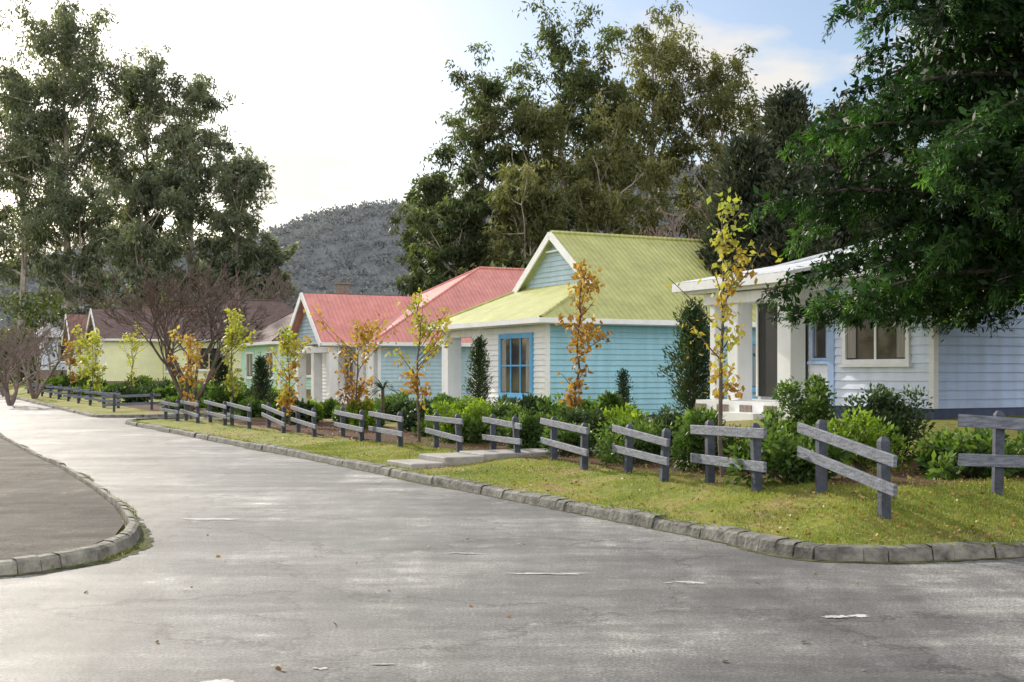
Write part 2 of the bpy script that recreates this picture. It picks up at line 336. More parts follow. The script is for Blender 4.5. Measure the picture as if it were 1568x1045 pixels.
# ------------------------------------------------------------------ houses
def empty(name,x,y,z=0,rot=ANG):
    e=bpy.data.objects.new(name,None); e.location=(x,y,z); e.rotation_euler=(0,0,rot); e.empty_display_size=.5
    return lk(e)
def wboards(b,face,c,lo,hi,z0,z1,m=0,bh=.17,fn=None):
    z=z0; 
    while z<z1-.01:
        zt=min(z+bh,z1); l0,h0=(lo,hi) if fn is None else fn(z); l1,h1=(lo,hi) if fn is None else fn(zt)
        def P(u,o,zz): return (c-o,u,zz) if face=='front' else (u,c-o,zz)
        b.add([P(l0,.040,z),P(h0,.040,z),P(h1,.008,zt),P(l1,.008,zt),P(l0,.0,z),P(h0,.0,z)],[(0,1,2,3),(4,5,1,0)] if face!='front' else [(3,2,1,0),(0,1,5,4)],m)
        z=zt
def window(par,face,c,lo,hi,z0,z1,frame,mull=(1,0),inner=None,fw=.1,name='window'):
    b=Bld()
    def bx(u0,u1,o0,o1,za,zb,m):
        if face=='front': b.box(c-o1,c-o0,u0,u1,za,zb,m)
        else: b.box(u0,u1,c-o1,c-o0,za,zb,m)
    bx(lo,hi,.0,.046,z0,z1,1)
    bx(lo-fw,lo,.0,.095,z0-fw,z1+fw,0); bx(hi,hi+fw,.0,.095,z0-fw,z1+fw,0)
    bx(lo,hi,.0,.093,z1,z1+fw,0); bx(lo,hi,.0,.093,z0-fw,z0,0); bx(lo-fw-.05,hi+fw+.05,.0,.14,z0-fw-.06,z0-fw-.002,0)
    nvm,nhm=mull; w=.05
    for i in range(nvm):
        u=lo+(hi-lo)*(i+1)/(nvm+1); bx(u-w/2,u+w/2,.0,.076,z0,z1,2)
    for i in range(nhm):
        z=z0+(z1-z0)*(i+1)/(nhm+1); bx(lo,hi,.0,.072,z-w/2,z+w/2,2)
    cw=(hi-lo)*.16
    bx(lo+.02,lo+cw,.046,.052,z0+.03,z1-.02,3); bx(hi-cw,hi-.02,.046,.052,z0+.03,z1-.02,3)
    return b.build(name,[M[frame],M['glass'],M[inner or frame],M['curtain']],par)
def planes(name,par,V,F,mat_,th=.07): return mesh_py(name,V,F,mat_,par,solid=th)
def roof_dutch(par,a0,a1,b0,b1,ze,zr,g,zg,mx,my,trim,gmat=None,back_hip=0):
    md=(b0+b1)/2; sl=(zr-ze)/(md-b0); bn=b0+(zg-ze)/sl; bf=b1-(zg-ze)/sl; hip=abs(zg-zr)<.01
    rb=a1-back_hip
    if hip:
        planes('roof_side',par,[(a0,b0,ze),(a1,b0,ze),(rb,md,zr),(g,md,zr)],[(0,1,2,3)],mx)
        planes('roof_far_side',par,[(a0,b1,ze),(g,md,zr),(rb,md,zr),(a1,b1,ze)],[(0,1,2,3)],mx)
        planes('roof_front',par,[(a0,b0,ze),(g,md,zr),(a0,b1,ze)],[(0,1,2)],my)
    else:
        planes('roof_side',par,[(a0,b0,ze),(a1,b0,ze),(rb,md,zr),(g,md,zr),(g,bn,zg)],[(0,1,2,3,4)],mx)
        planes('roof_far_side',par,[(a0,b1,ze),(g,bf,zg),(g,md,zr),(rb,md,zr),(a1,b1,ze)],[(0,1,2,3,4)],mx)
        planes('roof_front',par,[(a0,b0,ze),(g+.3,bn,zg+.3*(zg-ze)/(g-a0)),(g+.3,bf,zg+.3*(zg-ze)/(g-a0)),(a0,b1,ze)],[(0,1,2,3)],my)
        b=Bld(); cg=g+.28
        zb0=zg-.1
        def fn(z): k=(z-ze)/sl; return (b0+k+.02,b1-k-.02)
        wboards(b,'front',cg,0,0,zb0,zr-.1,0,.17,fn); b.build('gable_boards',[gmat or trim],par)
        b=Bld(); 
        for sgn,bb in ((1,bn),(-1,bf)):
            b.beam((g-.03,bb-sgn*.12,zg-.1),(g-.03,md,zr-.06),.05,.24,0)
        b.box(g+.1,g+.24,md-.5,md+.5,zr-.62,zr-.57,0)
        b.build('barge_boards',[trim],par)
    if back_hip: planes('roof_back',par,[(a1,b0,ze),(a1,b1,ze),(rb,md,zr)],[(0,1,2)],my)
    else: mesh_py('back_gable',[(a1-.1,b0+.2,ze),(a1-.1,b1-.2,ze),(a1-.1,md,zr-.1)],[(0,1,2)],gmat or trim,par)
    b=Bld()
    b.tube([(g,md,zr+.03),(rb,md,zr+.03)],.07,6)
    if hip:
        b.tube([(a0,b0,ze+.02),(g,md,zr+.02)],.05,6); b.tube([(a0,b1,ze+.02),(g,md,zr+.02)],.05,6)
    else:
        b.tube([(a0,b0,ze+.02),(g,bn,zg+.02)],.05,6); b.tube([(a0,b1,ze+.02),(g,bf,zg+.02)],.05,6)
    b.build('ridge_caps',[mx],par)
    b=Bld()
    b.box(a0-.10,a1,b0-.10,b0+.0,ze-.15,ze-.0,0); b.box(a0-.10,a0,b0+.002,b1,ze-.15,ze-.0,0); b.box(a0-.1,a1,b1,b1+.1,ze-.15,ze,0)
    b.box(a0+.001,a1,b0+.001,b1-.001,ze-.17,ze-.10,0)
    b.build('gutter_and_soffit',[trim],par)
def gable_wing(par,a0,a1,b0,b1,ze,zr,mat_side,trim,gmat,ov=.4):
    md=(b0+b1)/2
    sl=(zr-ze)/(md-b0)
    planes('wing_roof',par,[(a0-ov,b0,ze),(a1,b0,ze),(a1,md,zr),(a0-ov,md,zr)],[(0,1,2,3)],mat_side)
    planes('wing_roof_far',par,[(a0-ov,md,zr),(a1,md,zr),(a1,b1,ze),(a0-ov,b1,ze)],[(0,1,2,3)],mat_side)
    b=Bld()
    def fn(z): k=(z-ze)/sl; return (b0+k+.05,b1-k-.05)
    wboards(b,'front',a0,0,0,ze-.05,zr-.12,0,.17,fn); b.build('wing_gable',[gmat],par)
    b=Bld()
    b.beam((a0-ov-.03,b0-.1,ze-.13),(a0-ov-.03,md,zr-.06),.05,.26); b.beam((a0-ov-.03,b1+.1,ze-.13),(a0-ov-.03,md,zr-.06),.05,.26)
    b.box(a0-ov,a1,b0-.1,b0,ze-.14,ze,0)
    b.build('wing_barge_boards',[trim],par)
def walls(par,a0,a1,b0,b1,z0,z1,matF,matS,corner=True,found='brick',fz=.35,name='walls'):
    b=Bld(); b.box(a0+.001,a1,b0+.001,b1,z0+fz,z1,0)
    b.build(name+'_core',[matS],par)
    b=Bld(); wboards(b,'front',a0,b0+.06,b1-.06,z0+fz,z1); b.build(name+'_front_boards',[matF],par)
    b=Bld(); wboards(b,'side',b0,a0+.06,a1-.06,z0+fz,z1); b.build(name+'_side_boards',[matS],par)
    b=Bld(); b.box(a0-.05,a0+.07,b0-.05,b0+.07,z0+fz,z1); b.box(a0-.05,a0+.06,b1-.07,b1+.05,z0+fz,z1); b.build(name+'_corner_trim',[M['white']],par)
    b=Bld(); b.box(a0-.02,a1,b0-.02,b1,z0-.6,z0+fz-.003); b.build(name+'_foundation',[M[found]],par)

# --- green-roofed house
g=empty('weatherboard_house',1.05,37)
zb=.25; ze=3.3
walls(g,0,11,0,4.3,zb,ze-.17,M['white'],M['cyan'],found='found',fz=.12)
walls(g,1.8,11,4.302,7.4,zb,ze-.17,M['white'],M['cyan'],found='found',fz=.12,name='porch_back')
roof_dutch(g,-.5,11.5,-.5,7.9,ze,6.33,2.17,4.5,M['greenX'],M['greenY'],M['white'],M['ltblue'])
window(g,'front',0,.95,2.9,1.05,2.75,'bluetrim',(2,1),'bluetrim',.15,'front_window')
b=Bld()
for yy in (4.75,7.2):
    b.box(-.1,.42,yy-.26,yy+.26,zb+.1,ze-.17)
b.box(-.06,.3,4.36,7.4,ze-.42,ze-.172); b.build('porch_columns',[M['white']],g,bevel=.01)
b=Bld(); b.box(-.2,1.8,4.31,7.5,zb-.5,zb+.22); b.box(-.7,-.202,5.3,6.6,zb-.5,zb+.08); b.build('porch_floor',[M['conc']],g)
b=Bld(); b.box(1.70,1.76,5.0,5.95,zb+.22,2.4); b.build('front_door',[M['bluetrim']],g)
window(g,'front',1.8,6.3,7.1,1.2,2.4,'bluetrim',(0,1),'white',.08,'porch_window')
window(g,'side',0,7.6,9.3,1.2,2.6,'bluetrim',(1,0),'white',.1,'side_window')

# --- red-roofed house
g=empty('weatherboard_house',-5.58,52)
zb=.12; ze=2.95
walls(g,0,11,0,8,zb,ze-.17,M['white'],M['ltblue'],found='found',fz=.15)
roof_dutch(g,-.5,11.5,-.5,8.5,ze,6.6,6.6,6.6,M['redX'],M['redY'],M['white'],back_hip=2.4)
gable_wing(g,-1.5,4.2,2.0,7.0,ze+.02,5.2,M['redX'],M['white'],M['ltblue'])
b=Bld()
for yy in (2.3,4.4,6.7): b.box(-1.45,-1.05,yy-.2,yy+.2,zb,ze-.2)
b.box(-1.5,-1.0,2.1,6.9,ze-.4,ze-.16)
for yy in (.1,1.3): b.box(-.5,-.25,yy-.12,yy+.12,zb,ze-.2)
b.build('porch_columns',[M['white']],g)
b=Bld(); b.box(-1.6,-.04,2.0,7.0,zb-.4,zb+.2); b.build('porch_floor',[M['conc']],g)
window(g,'front',0,2.9,4.0,1.0,2.3,'white',(1,0),name='front_window'); window(g,'front',0,5.2,6.3,.4,2.3,'white',(0,0),name='porch_door')
b=Bld(); b.box(3.4,3.5,-.12,-.04,.2,ze-.2); b.build('downpipe',[M['white']],g)

# --- near white house
g=empty('weatherboard_house',7.82,23)
zb=.8; ze=3.7
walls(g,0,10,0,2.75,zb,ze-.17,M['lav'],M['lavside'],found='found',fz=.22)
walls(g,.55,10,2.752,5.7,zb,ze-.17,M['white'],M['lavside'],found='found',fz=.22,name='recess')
roof_dutch(g,-.5,10.5,-.5,6.0,ze,5.0,3.6,5.0,M['whiteroof'],M['whiteroof'],M['white'],back_hip=3)
window(g,'front',0,.62,2.25,1.95,3.0,'white',(1,0),None,.09,'front_window')
window(g,'front',.55,3.42,3.85,2.0,3.0,'palebluetrim',(0,0),'white',.07,'side_light_window')
b=Bld(); b.box(-.062,.08,2.62,2.80,zb+.2,ze-.18); b.build('blue_corner_board',[M['palebluetrim']],g)
b=Bld()
b.box(-.95,-.55,2.9,3.3,zb+.3,ze-.28); b.box(-.95,-.55,4.62,4.98,zb+.3,ze-.28); b.box(-.9,-.7,5.5,5.68,zb+.3,ze-.28)
b.box(-1.02,-.5,2.8,5.75,ze-.52,ze-.28); b.build('porch_columns',[M['white']],g,bevel=.01)
b=Bld(); b.box(-1.25,.5,2.5,6.2,ze-.26,ze-.08); b.box(-1.42,-1.252,2.4,6.4,ze-.20,ze-.02); b.build('porch_fascia',[M['white']],g)
planes('porch_roof',g,[(-1.42,2.4,ze),(1.2,2.4,ze+.5),(1.2,5.4,ze+.5),(-1.42,6.4,ze)],[(0,1,2,3)],M['whiteroof'])
planes('porch_roof_end',g,[(-1.42,6.4,ze),(1.2,5.4,ze+.5),(1.2,6.4,ze)],[(0,1,2)],M['whiteroof'])
b=Bld(); b.box(.40,.49,4.05,5.66,zb+.35,ze-.45,0)
for yy in (4.05,4.85,5.6): b.box(.37,.398,yy,yy+.06,zb+.35,ze-.45,1)
b.build('porch_dark_screen_door',[M['dark'],M['white']],g)
b=Bld(); b.box(-1.05,.54,2.8,6.0,zb-.6,zb+.28,0)
for i in range(8): 
    if i%2: b.box(-1.075,-1.052,2.8+.4*i,3.2+.4*i,zb+.02,zb+.2,1)
b.box(-1.5,-1.06,3.4,4.6,zb-.6,zb+.05,0)
b.build('porch_base',[M['white'],M['brick']],g)

# --- far houses
def farhouse(x,y,zb,ze,zr,wallF,wallS,roof,g_,W=7.5,wing=None):
    e=empty('weatherboard_house',x,y)
    walls(e,0,11,0,W,zb,ze-.17,wallF,wallS,fz=.3)
    roof_dutch(e,-.5,11.5,-.5,W+.5,ze,zr,g_,zr,roof,roof,M['white'],back_hip=3)
    window(e,'side',0,1.5,3.2,zb+1.1,ze-.6,'white',(1,0)); window(e,'side',0,5.5,7.0,zb+1.1,ze-.6,'white',(1,0))
    window(e,'front',0,.8,2.2,zb+1.0,ze-.6,'white',(1,0)); window(e,'front',0,4.8,6.2,zb+1.0,ze-.6,'white',(1,0))
    if wing:
        b0,b1,pa,zw=wing
        walls(e,-pa,-.05,b0+.3,b1-.3,zb,ze-.1,wallF,wallS,fz=.3,name='wing')
        gable_wing(e,-pa,3.5,b0,b1,ze+.03,zw,roof,M['white'],wallF)
        md=(b0+b1)/2; window(e,'front',-pa,md-.7,md+.7,zb+1.0,ze-.6,'white',(1,0))
    b=Bld(); b.box(5,5.7,W/2+.8,W/2+1.4,zr-1.5,zr+.7); b.box(4.93,5.77,W/2+.73,W/2+1.47,zr+.7,zr+.8); b.build('chimney',[M['brick']],e)
farhouse(-12.6,67,.45,3.35,6.2,M['mint'],M['mint'],M['tile'],4)
farhouse(-22.4,82,.8,3.9,6.8,M['cream'],M['cream'],M['tile'],4,7.5,(2.6,8,4,6.0))
farhouse(-32.4,98,.9,4.0,7.0,M['lime'],M['lime'],M['tile2'],4,7.5,(0,4.5,2,6.3))
farhouse(-42.6,112,1.6,5.0,8.0,M['lav'],M['lav'],M['whiteroof'],4)

# ------------------------------------------------------------------ fences
def fence(xa,ya,xb,yb,h=.78,lift=0):
    b=Bld(); A=np.array([xa,ya]); Bp=np.array([xb,yb]); d=Bp-A; L_=np.linalg.norm(d); d/=L_; nr=np.array([d[1],-d[0]])
    if nr[0]>0: nr=-nr
    ps=[]
    for f in (.2,.84):
        q=A+d*L_*f; z=H(*q); ps.append(z)
    zl=ps[0]-(ps[1]-ps[0])*.3+.02; zr_=ps[1]+(ps[1]-ps[0])*.25-.03
    s=h/.78
    for f,z in zip((.2,.84),ps):
        q=A+d*L_*f; w=.050; le=R.normal(0,.02,2)
        c=[q+d*a+nr*bb for a,bb in ((-w,-w),(w,-w),(w,w),(-w,w))]
        Vb=[(*k,z-.15) for k in c]+[(*(k+le),z+h-.01) for k in c]+[(*((k-q)*.45+q+le),z+h+.03) for k in c]
        b.add(Vb,[(3,2,1,0),(0,1,5,4),(1,2,6,5),(2,3,7,6),(3,0,4,7),(4,5,9,8),(5,6,10,9),(6,7,11,10),(7,4,8,11),(8,9,10,11)],0)
    for hh in (.67*s,.33*s):
        j=R.normal(0,.028,2); o=nr*.072
        b.beam((*(A+o),zl+hh+j[0]),(*(Bp+o),zr_+hh+j[1]),.04,.12*s,1)
    return b.build('timber_fence',[M['fpost'],M['frail']],bevel=.006)
def wx(u,y): return (u-784)/1900*y
for k_,(ua,ya,ub,yb) in enumerate([(1232,14.2,1382,12.1),(1067,16.3,1181,14.2),(946,18.3,1031,16.2),(835,20.9,907,18.4),(745,23.9,804,21.1),(657,25.2,714,22.6),(570,27.7,622,24.5),(517,30.3,561,27.0),
        (450,33,488,29.6),(405,35.2,440,31.7),(348,37.2,388,33.8),(316,39.4,350,36.0),(280,41.0,307,38.0),(248,42.2,276,40.0)]):
    fence(wx(ua,ya),ya,wx(ub,yb),yb,.78 if k_<2 else .68)
fence(4.85,13.55,7.1,13.55,.88)
fence(-16.4,49.6,-14.2,50.2,.7); 
for (x,y) in [(-18.2,52.5),(-20,56),(-21.8,59.6),(-23.6,63.2),(-25.4,66.8),(-27.2,70.4),(-29.2,74.4),(-31.3,78.6),(-33.2,82.5)]:
    fence(x+.15,y+1.8,x+1.6,y+.3,.72)

e=empty('concrete_steps',-2.05,20.9)
b=Bld(); b.box(.15,.75,-.55,.55,-.1,.18); b.box(.752,1.5,-.55,.55,-.1,.27); b.box(1.502,9,-.5,.5,-.1,.30); b.build('path_slabs',[M['conc']],e,bevel=.015)

# ------------------------------------------------------------------ vegetation
def branchpath(o,d,L_,n=4,up=.25,wob=.08):
    P=[np.array(o,float)]; d=np.array(d,float)
    for i in range(n):
        d=d+np.array([0,0,up/n])+R.normal(0,wob,3); d/=np.linalg.norm(d); P.append(P[-1]+d*L_/n)
    return np.array(P),d
def eucalypt(x,y,h,cr,leaf='euc',start=.25,nl=34,npc=100,ls=.5,name='eucalyptus_tree',lean=0,bark='bark',cs=1.0):
    b=Bld(); z0=H(x,y)-.2
    n=9; T=[np.array([x,y,z0])]; dx=lean
    for i in range(n): T.append(T[-1]+np.array([R.normal(0,.02*h/n*2)+dx*h/n,R.normal(0,.02*h/n*2),h*.97/n]))
    T=np.array(T); r0=h*.015
    b.tube(T,np.linspace(r0,.05,n+1),7)
    ts=np.linspace(0,1,n+1)
    for i in range(nl):
        f=start+(1-start)*((i+.5)/nl)**.95; o=np.array([np.interp(f,ts,T[:,k]) for k in range(3)])
        q=(f-start)/(1-start)
        prof=max(.26,math.sqrt(max(0,1-((q-.42)/.68)**2)))
        L_=cr*prof*R.uniform(.35,1.2); az=i*2.4+R.normal(0,.4); el=math.radians(R.uniform(20,65)+q*10)
        P,dd_=branchpath(o,(math.cos(az)*math.cos(el),math.sin(az)*math.cos(el),math.sin(el)),L_,5,.3,.12)
        rb=max(.045,r0*(1-f)*.5+.035); b.tube(P,np.linspace(rb,.02,6),4)
        ns=4 if L_>cr*.5 else 3
        for j in range(ns):
            k=R.integers(2,6); oo=P[k]; az2=az+R.normal(0,.9); e2=math.radians(R.uniform(-15,70))
            Q,_=branchpath(oo,(math.cos(az2)*math.cos(e2),math.sin(az2)*math.cos(e2),math.sin(e2)),L_*R.uniform(.15,.45),3,.2,.12)
            b.tube(Q,np.linspace(rb*.5,.015,4),3)
            tn=R.normal(0,.18)
            for c,ww in ((Q[-1],1),(Q[1]+R.normal(0,.05*cr,3),.55),(Q[-1]+R.normal(0,.09*cr,3),.5)):
                rad=cr*R.uniform(.06,.145)*cs*(.7+.3*ww); N_=int(npc*ww*R.uniform(.4,1.3))+3
                off=R.normal(size=(N_,3))*np.array([rad,rad,rad*.75])*.60
                off[:,2]+= -np.hypot(off[:,0],off[:,1])*.35
                D=R.normal(size=(N_,3))*.7+np.array([0,0,-.8])
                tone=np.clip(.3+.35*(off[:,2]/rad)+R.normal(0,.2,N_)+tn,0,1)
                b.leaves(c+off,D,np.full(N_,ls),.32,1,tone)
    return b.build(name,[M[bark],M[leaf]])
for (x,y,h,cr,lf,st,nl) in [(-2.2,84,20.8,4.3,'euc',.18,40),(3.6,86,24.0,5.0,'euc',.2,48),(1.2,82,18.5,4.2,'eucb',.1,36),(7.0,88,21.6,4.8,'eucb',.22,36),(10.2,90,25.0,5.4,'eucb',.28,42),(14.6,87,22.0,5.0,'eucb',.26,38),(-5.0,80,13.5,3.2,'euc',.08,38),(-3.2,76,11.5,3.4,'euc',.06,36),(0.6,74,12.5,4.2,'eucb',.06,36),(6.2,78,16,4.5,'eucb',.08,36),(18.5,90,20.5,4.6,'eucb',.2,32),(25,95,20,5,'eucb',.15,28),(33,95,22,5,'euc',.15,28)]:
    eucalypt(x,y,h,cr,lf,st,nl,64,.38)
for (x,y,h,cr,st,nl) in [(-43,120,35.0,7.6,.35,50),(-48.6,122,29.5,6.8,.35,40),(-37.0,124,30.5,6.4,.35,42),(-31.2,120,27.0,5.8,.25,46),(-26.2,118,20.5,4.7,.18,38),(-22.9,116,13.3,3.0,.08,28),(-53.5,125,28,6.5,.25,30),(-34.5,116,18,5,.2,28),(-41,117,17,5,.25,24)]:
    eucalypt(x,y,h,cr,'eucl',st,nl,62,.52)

def conical(x,y,h,r,leaf='cyp',name='cypress_tree',N_=9000,ls=.28,w=.25,z0=None,irr=.25,tp=.7):
    b=Bld(); z0=H(x,y)-.1 if z0 is None else z0
    b.tube([(x,y,z0),(x,y,z0+h*.9)],[h*.02+.02,.01],6)
    nb=int(60+h*10)
    per=max(20,N_//nb)
    for i in range(nb):
        f=(i+.5)/nb; o=np.array([x,y,z0+h*(.04+.92*f)]); az=i*2.4+R.normal(0,.3)
        L_=r*((1-f)**tp*.95+.06)*R.uniform(1-irr,1+irr)*min(1,.55+f*4)
        P,_=branchpath(o,(math.cos(az)*.8,math.sin(az)*.8,.55),L_*1.05,4,.25,.06); b.tube(P,np.linspace(.02+.004*h,.006,5),3)
        tt_=R.random(per)**.6; C=np.stack([np.interp(tt_,np.linspace(0,1,5),P[:,q]) for q in range(3)],1)+R.normal(0,.09*r+.03,(per,3))
        D=np.array([math.cos(az),math.sin(az),1.0])+R.normal(0,.5,(per,3))
        b.leaves(C,D,np.full(per,ls),w,1,np.clip(tt_*.7+R.normal(0,.2,per)-.1,0,1))
    return b.build(name,[M['barkd'],M[leaf]])
for (x,y,h,r) in [(8.4,44,9.8,2.2),(10.2,46,12.0,2.4),(12.6,46.5,11.6,2.3),(7.5,42.5,7.0,1.6),(15.2,49,9.3,2.4),(9.4,42,8.4,1.8)]:
    conical(x,y,h,r,N_=21000,ls=.24,w=.38,tp=.5,irr=.36)
conical(-.9,34,2.45,.42,'bushd','conifer_shrub',4500,.1)
conical(-9.7,48,2.4,.6,'bushd','conifer_shrub',3500,.14)
conical(3.25,36.2,1.5,.3,'bushd','conifer_shrub',1800,.1)
conical(4.55,31,2.9,.85,'bushd','conifer_shrub',7000,.14,irr=.4)
conical(-12.4,53,2.2,.7,'bushd','conifer_shrub',3500,.14)

def big_conifer(x,y):
    b=Bld(); z0=H(x,y)-.2
    b.tube([(x,y,z0),(x+.05,y,z0+4),(x,y+.1,z0+8),(x,y,z0+12.5)],[.3,.24,.15,.03],9)
    nb=290
    for i in range(nb):
        f=((i+.5)/nb)**1.35; z=3.1+f*9.4; o=np.array([x,y,z]); az=i*2.399+R.normal(0,.2)
        if abs(math.atan2(math.sin(az),math.cos(az)))<1.25 and R.random()<.65: continue
        Rz=np.interp(z,[2.9,3.6,5.5,7.5,9.5,12.5],[4.6,5.1,4.8,4.4,3.5,.8])*R.uniform(.55,1.05)
        n=7; d=np.array([math.cos(az),math.sin(az),.22 if z>3.5 else .1]); P=[o]
        for k in range(n):
            d=d+np.array([0,0,-.085])+R.normal(0,.05,3)
            d/=np.linalg.norm(d)
            if P[-1][2]+d[2]*Rz/n<2.72: d[2]=max(d[2],(2.72-P[-1][2])/(Rz/n))
            P.append(P[-1]+d*Rz/n)
        P=np.array(P); b.tube(P,np.linspace(.05,.010,n+1),4)
        ns=22; ss=np.linspace(0,1,n+1)
        for j in range(ns):
            q=.22+.78*((j+R.random())/ns); oo=np.array([np.interp(q,ss,P[:,k]) for k in range(3)])
            sa=az+R.choice([-1,1])*R.uniform(.2,1.25); L2=R.uniform(.22,.5)*(1.1-q*.35)
            d2=np.array([math.cos(sa),math.sin(sa),R.uniform(-1.6,.25)]); d2/=np.linalg.norm(d2)
            nl=84; u=R.random(nl)**.75
            C=oo+d2*(u*L2)[:,None]+np.array([0,0,-.35])*(u**2*L2)[:,None]+R.normal(0,.045,(nl,3))
            D=d2*.9+R.normal(0,.55,(nl,3))+np.array([0,0,-.15])
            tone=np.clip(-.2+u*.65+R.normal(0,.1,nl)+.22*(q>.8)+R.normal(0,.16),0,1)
            k=C[:,2]>2.42+R.normal(0,.08,nl)
            b.leaves(C[k],D[k],np.full(k.sum(),.095),.2,1,tone[k])
            if q<.95:
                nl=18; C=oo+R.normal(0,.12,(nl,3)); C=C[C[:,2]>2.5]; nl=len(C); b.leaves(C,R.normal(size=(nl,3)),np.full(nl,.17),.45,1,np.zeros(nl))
    return b.build('conifer_tree',[M['barkd'],M['con']])
big_conifer(9.0,19.2)

def young(x,y,ztop,w,leaf,n=700,f0=.35,ls=.13,lean=0,z0=None):
    b=Bld(); z0=H(x,y)-.05; h=ztop-z0
    T=np.array([[x+lean*k+R.normal(0,.03),y+R.normal(0,.02),z0+h*.93*k] for k in np.linspace(0,1,8)])
    b.tube(T,np.linspace(.035,.008,8),6); ts=np.linspace(0,1,8)
    nb=20; ph=R.uniform(0,6)
    for i in range(nb):
        f=f0+(1-f0)*(i+.3)/nb; o=np.array([np.interp(f,ts,T[:,k]) for k in range(3)]); az=R.uniform(0,6.28)
        q=(f-f0)/(1-f0); L_=w*(.35+.95*math.sin(math.pi*min(1,q*.85+.12)))*R.uniform(.35,1.6)*(1+.35*math.sin(q*9+ph))
        P,_=branchpath(o,(math.cos(az)*.8,math.sin(az)*.8,.7),L_,4,.3,.08); b.tube(P,np.linspace(.012,.004,5),4)
        m_=max(2,int(n/nb*R.uniform(.0,2.0))); u=R.random(m_)**.6
        C=np.stack([np.interp(u,np.linspace(0,1,5),P[:,k]) for k in range(3)],1)+R.normal(0,.05+.06*w,(m_,3))
        b.leaves(C,R.normal(size=(m_,3))+np.array([0,0,-.6]),np.full(m_,ls),.6,1,np.clip(q*.8+R.normal(0,.2,m_),0,1))
    return b.build('young_autumn_tree',[M['barkd'],M[leaf]])
young(2.78,16.5,4.1,.48,'yorange',600,.30,.105)
young(1.27,25,3.95,.65,'orange',620,.22,.135,.1)
young(-2.05,27,3.6,.55,'yorange',520,.30,.125)
young(-4.15,33,3.15,.8,'orange',740,.12,.15)
young(-6.5,36,3.0,.6,'yorange',560,.15,.16)
young(-9.5,42,3.9,.5,'yellow',500,.2,.18)
young(-10.9,42,3.0,.55,'orange',320,.2,.17)
young(-18.4,60,3.9,.8,'yellow',240,.25,.2)
young(-22.0,65,3.75,.9,'yellow',460,.2,.24)
young(-26,73,3.6,.8,'orange',240,.2,.24)

def bare(x,y,h,spread,name='bare_tree',mt='twig',depth=6,r0=.09,nst=5,rmin=.01):
    b=Bld(); z0=H(x,y)-.1
    def rec(o,d,L_,r,k):
        P,dl=branchpath(o,d,L_,3,.12,.10); b.tube(P,np.linspace(r,r*.65,4),3 if k<depth-1 else 5)
        if k==0: return
        for _ in range(3 if R.random()<.5 else 2):
            nd=dl+R.normal(0,.36*spread,3); nd[2]=abs(nd[2])*.8+.08; nd/=np.linalg.norm(nd)
            rec(P[-1] if R.random()<.6 else P[2],nd,L_*R.uniform(.62,.85),max(r*.62,rmin),k-1)
    for i in range(nst):
        az=i*2*math.pi/nst+R.normal(0,.3); rec(np.array([x,y,z0]),np.array([math.cos(az)*.5*spread,math.sin(az)*.5*spread,1.]),h*.27,r0,depth)
    return b.build(name,[M[mt]])
bare(-13.0,50,7.6,1.0,depth=6,nst=6,rmin=.017,mt='twigd')
bare(-28.5,74,7,.9,depth=5,nst=4,r0=.12,rmin=.016); bare(-36,88,8,.9,depth=5,nst=4,r0=.13,rmin=.018); bare(-25.5,63,5.5,.9,depth=5,nst=4,rmin=.016)
for (x,y,h) in [(7,66,10.5),(9.5,67,12),(12,68,12),(14.5,66,11)]:
    bare(x,y,h,.75,'bare_tree','twigred',6,.1,5,.022)
bare(-20,95,10,.7,'bare_tree','twig',6,.12,4,.02)

def shrub(x,y,r,h,leaf='bushg',n=2500,ls=.07,name='garden_shrub',w=.5,clump=9,skirt=.5):
    b=Bld(); z0=H(x,y)-.03
    for i in range(clump*2):
        az=R.uniform(0,6.28); rr_=r*math.sqrt(R.random())*.85; hz_=h*R.uniform(.45,1.08)*(1-.35*(rr_/r)**2)
        tip=np.array([x+rr_*math.cos(az),y+rr_*math.sin(az),z0+hz_*.88])
        b.tube([(x+R.normal(0,.05),y+R.normal(0,.05),z0),((x+tip[0])/2+.03,(y+tip[1])/2,z0+hz_*.4),tip],[.014,.01,.005],4)
        m_=int(n/(clump*2)); off=R.normal(size=(m_,3)); off/=np.linalg.norm(off,axis=1)[:,None]
        rad=r*R.uniform(.22,.42); off*=(R.random(m_)**.5)[:,None]*np.array([rad,rad,min(rad,h*.4)])*1.1
        C=tip+off-np.array([0,0,rad*.35]); k=C[:,2]>z0+.02
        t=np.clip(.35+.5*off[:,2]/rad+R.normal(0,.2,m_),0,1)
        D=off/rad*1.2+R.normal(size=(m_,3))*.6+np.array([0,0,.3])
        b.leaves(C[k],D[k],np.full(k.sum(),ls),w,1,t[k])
        m2=int(m_*skirt); C=np.stack([tip[0]+R.normal(0,rad*.5,m2),tip[1]+R.normal(0,rad*.5,m2),z0+R.random(m2)*hz_*.75],1)
        b.leaves(C,R.normal(size=(m2,3)),np.full(m2,ls),w,1,R.random(m2)*.4)
    return b.build(name,[M['barkd'],M[leaf]])
shrub(3.35,15.0,.62,.75,'bushg',2600,.10,skirt=.1,clump=8)
shrub(5.2,17.2,.5,1.25,'bushd',4500,.07); shrub(4.25,18.4,.5,1.45,'bushg',4500,.07)
shrub(4.55,16.3,.6,.75,'bushy',2200,.08,skirt=.2)
shrub(5.5,15.1,.7,.58,'bushg',2600,.11,skirt=.1); shrub(6.7,15.4,.6,.55,'bushg',2000,.11,skirt=.1)
shrub(2.75,17.9,.6,.85,'bushg',3000,.08,skirt=.3); shrub(1.9,19.8,.6,.75,'bushg',2800,.08,skirt=.2); shrub(2.6,20.5,.6,.8,'bushd',2600,.08)
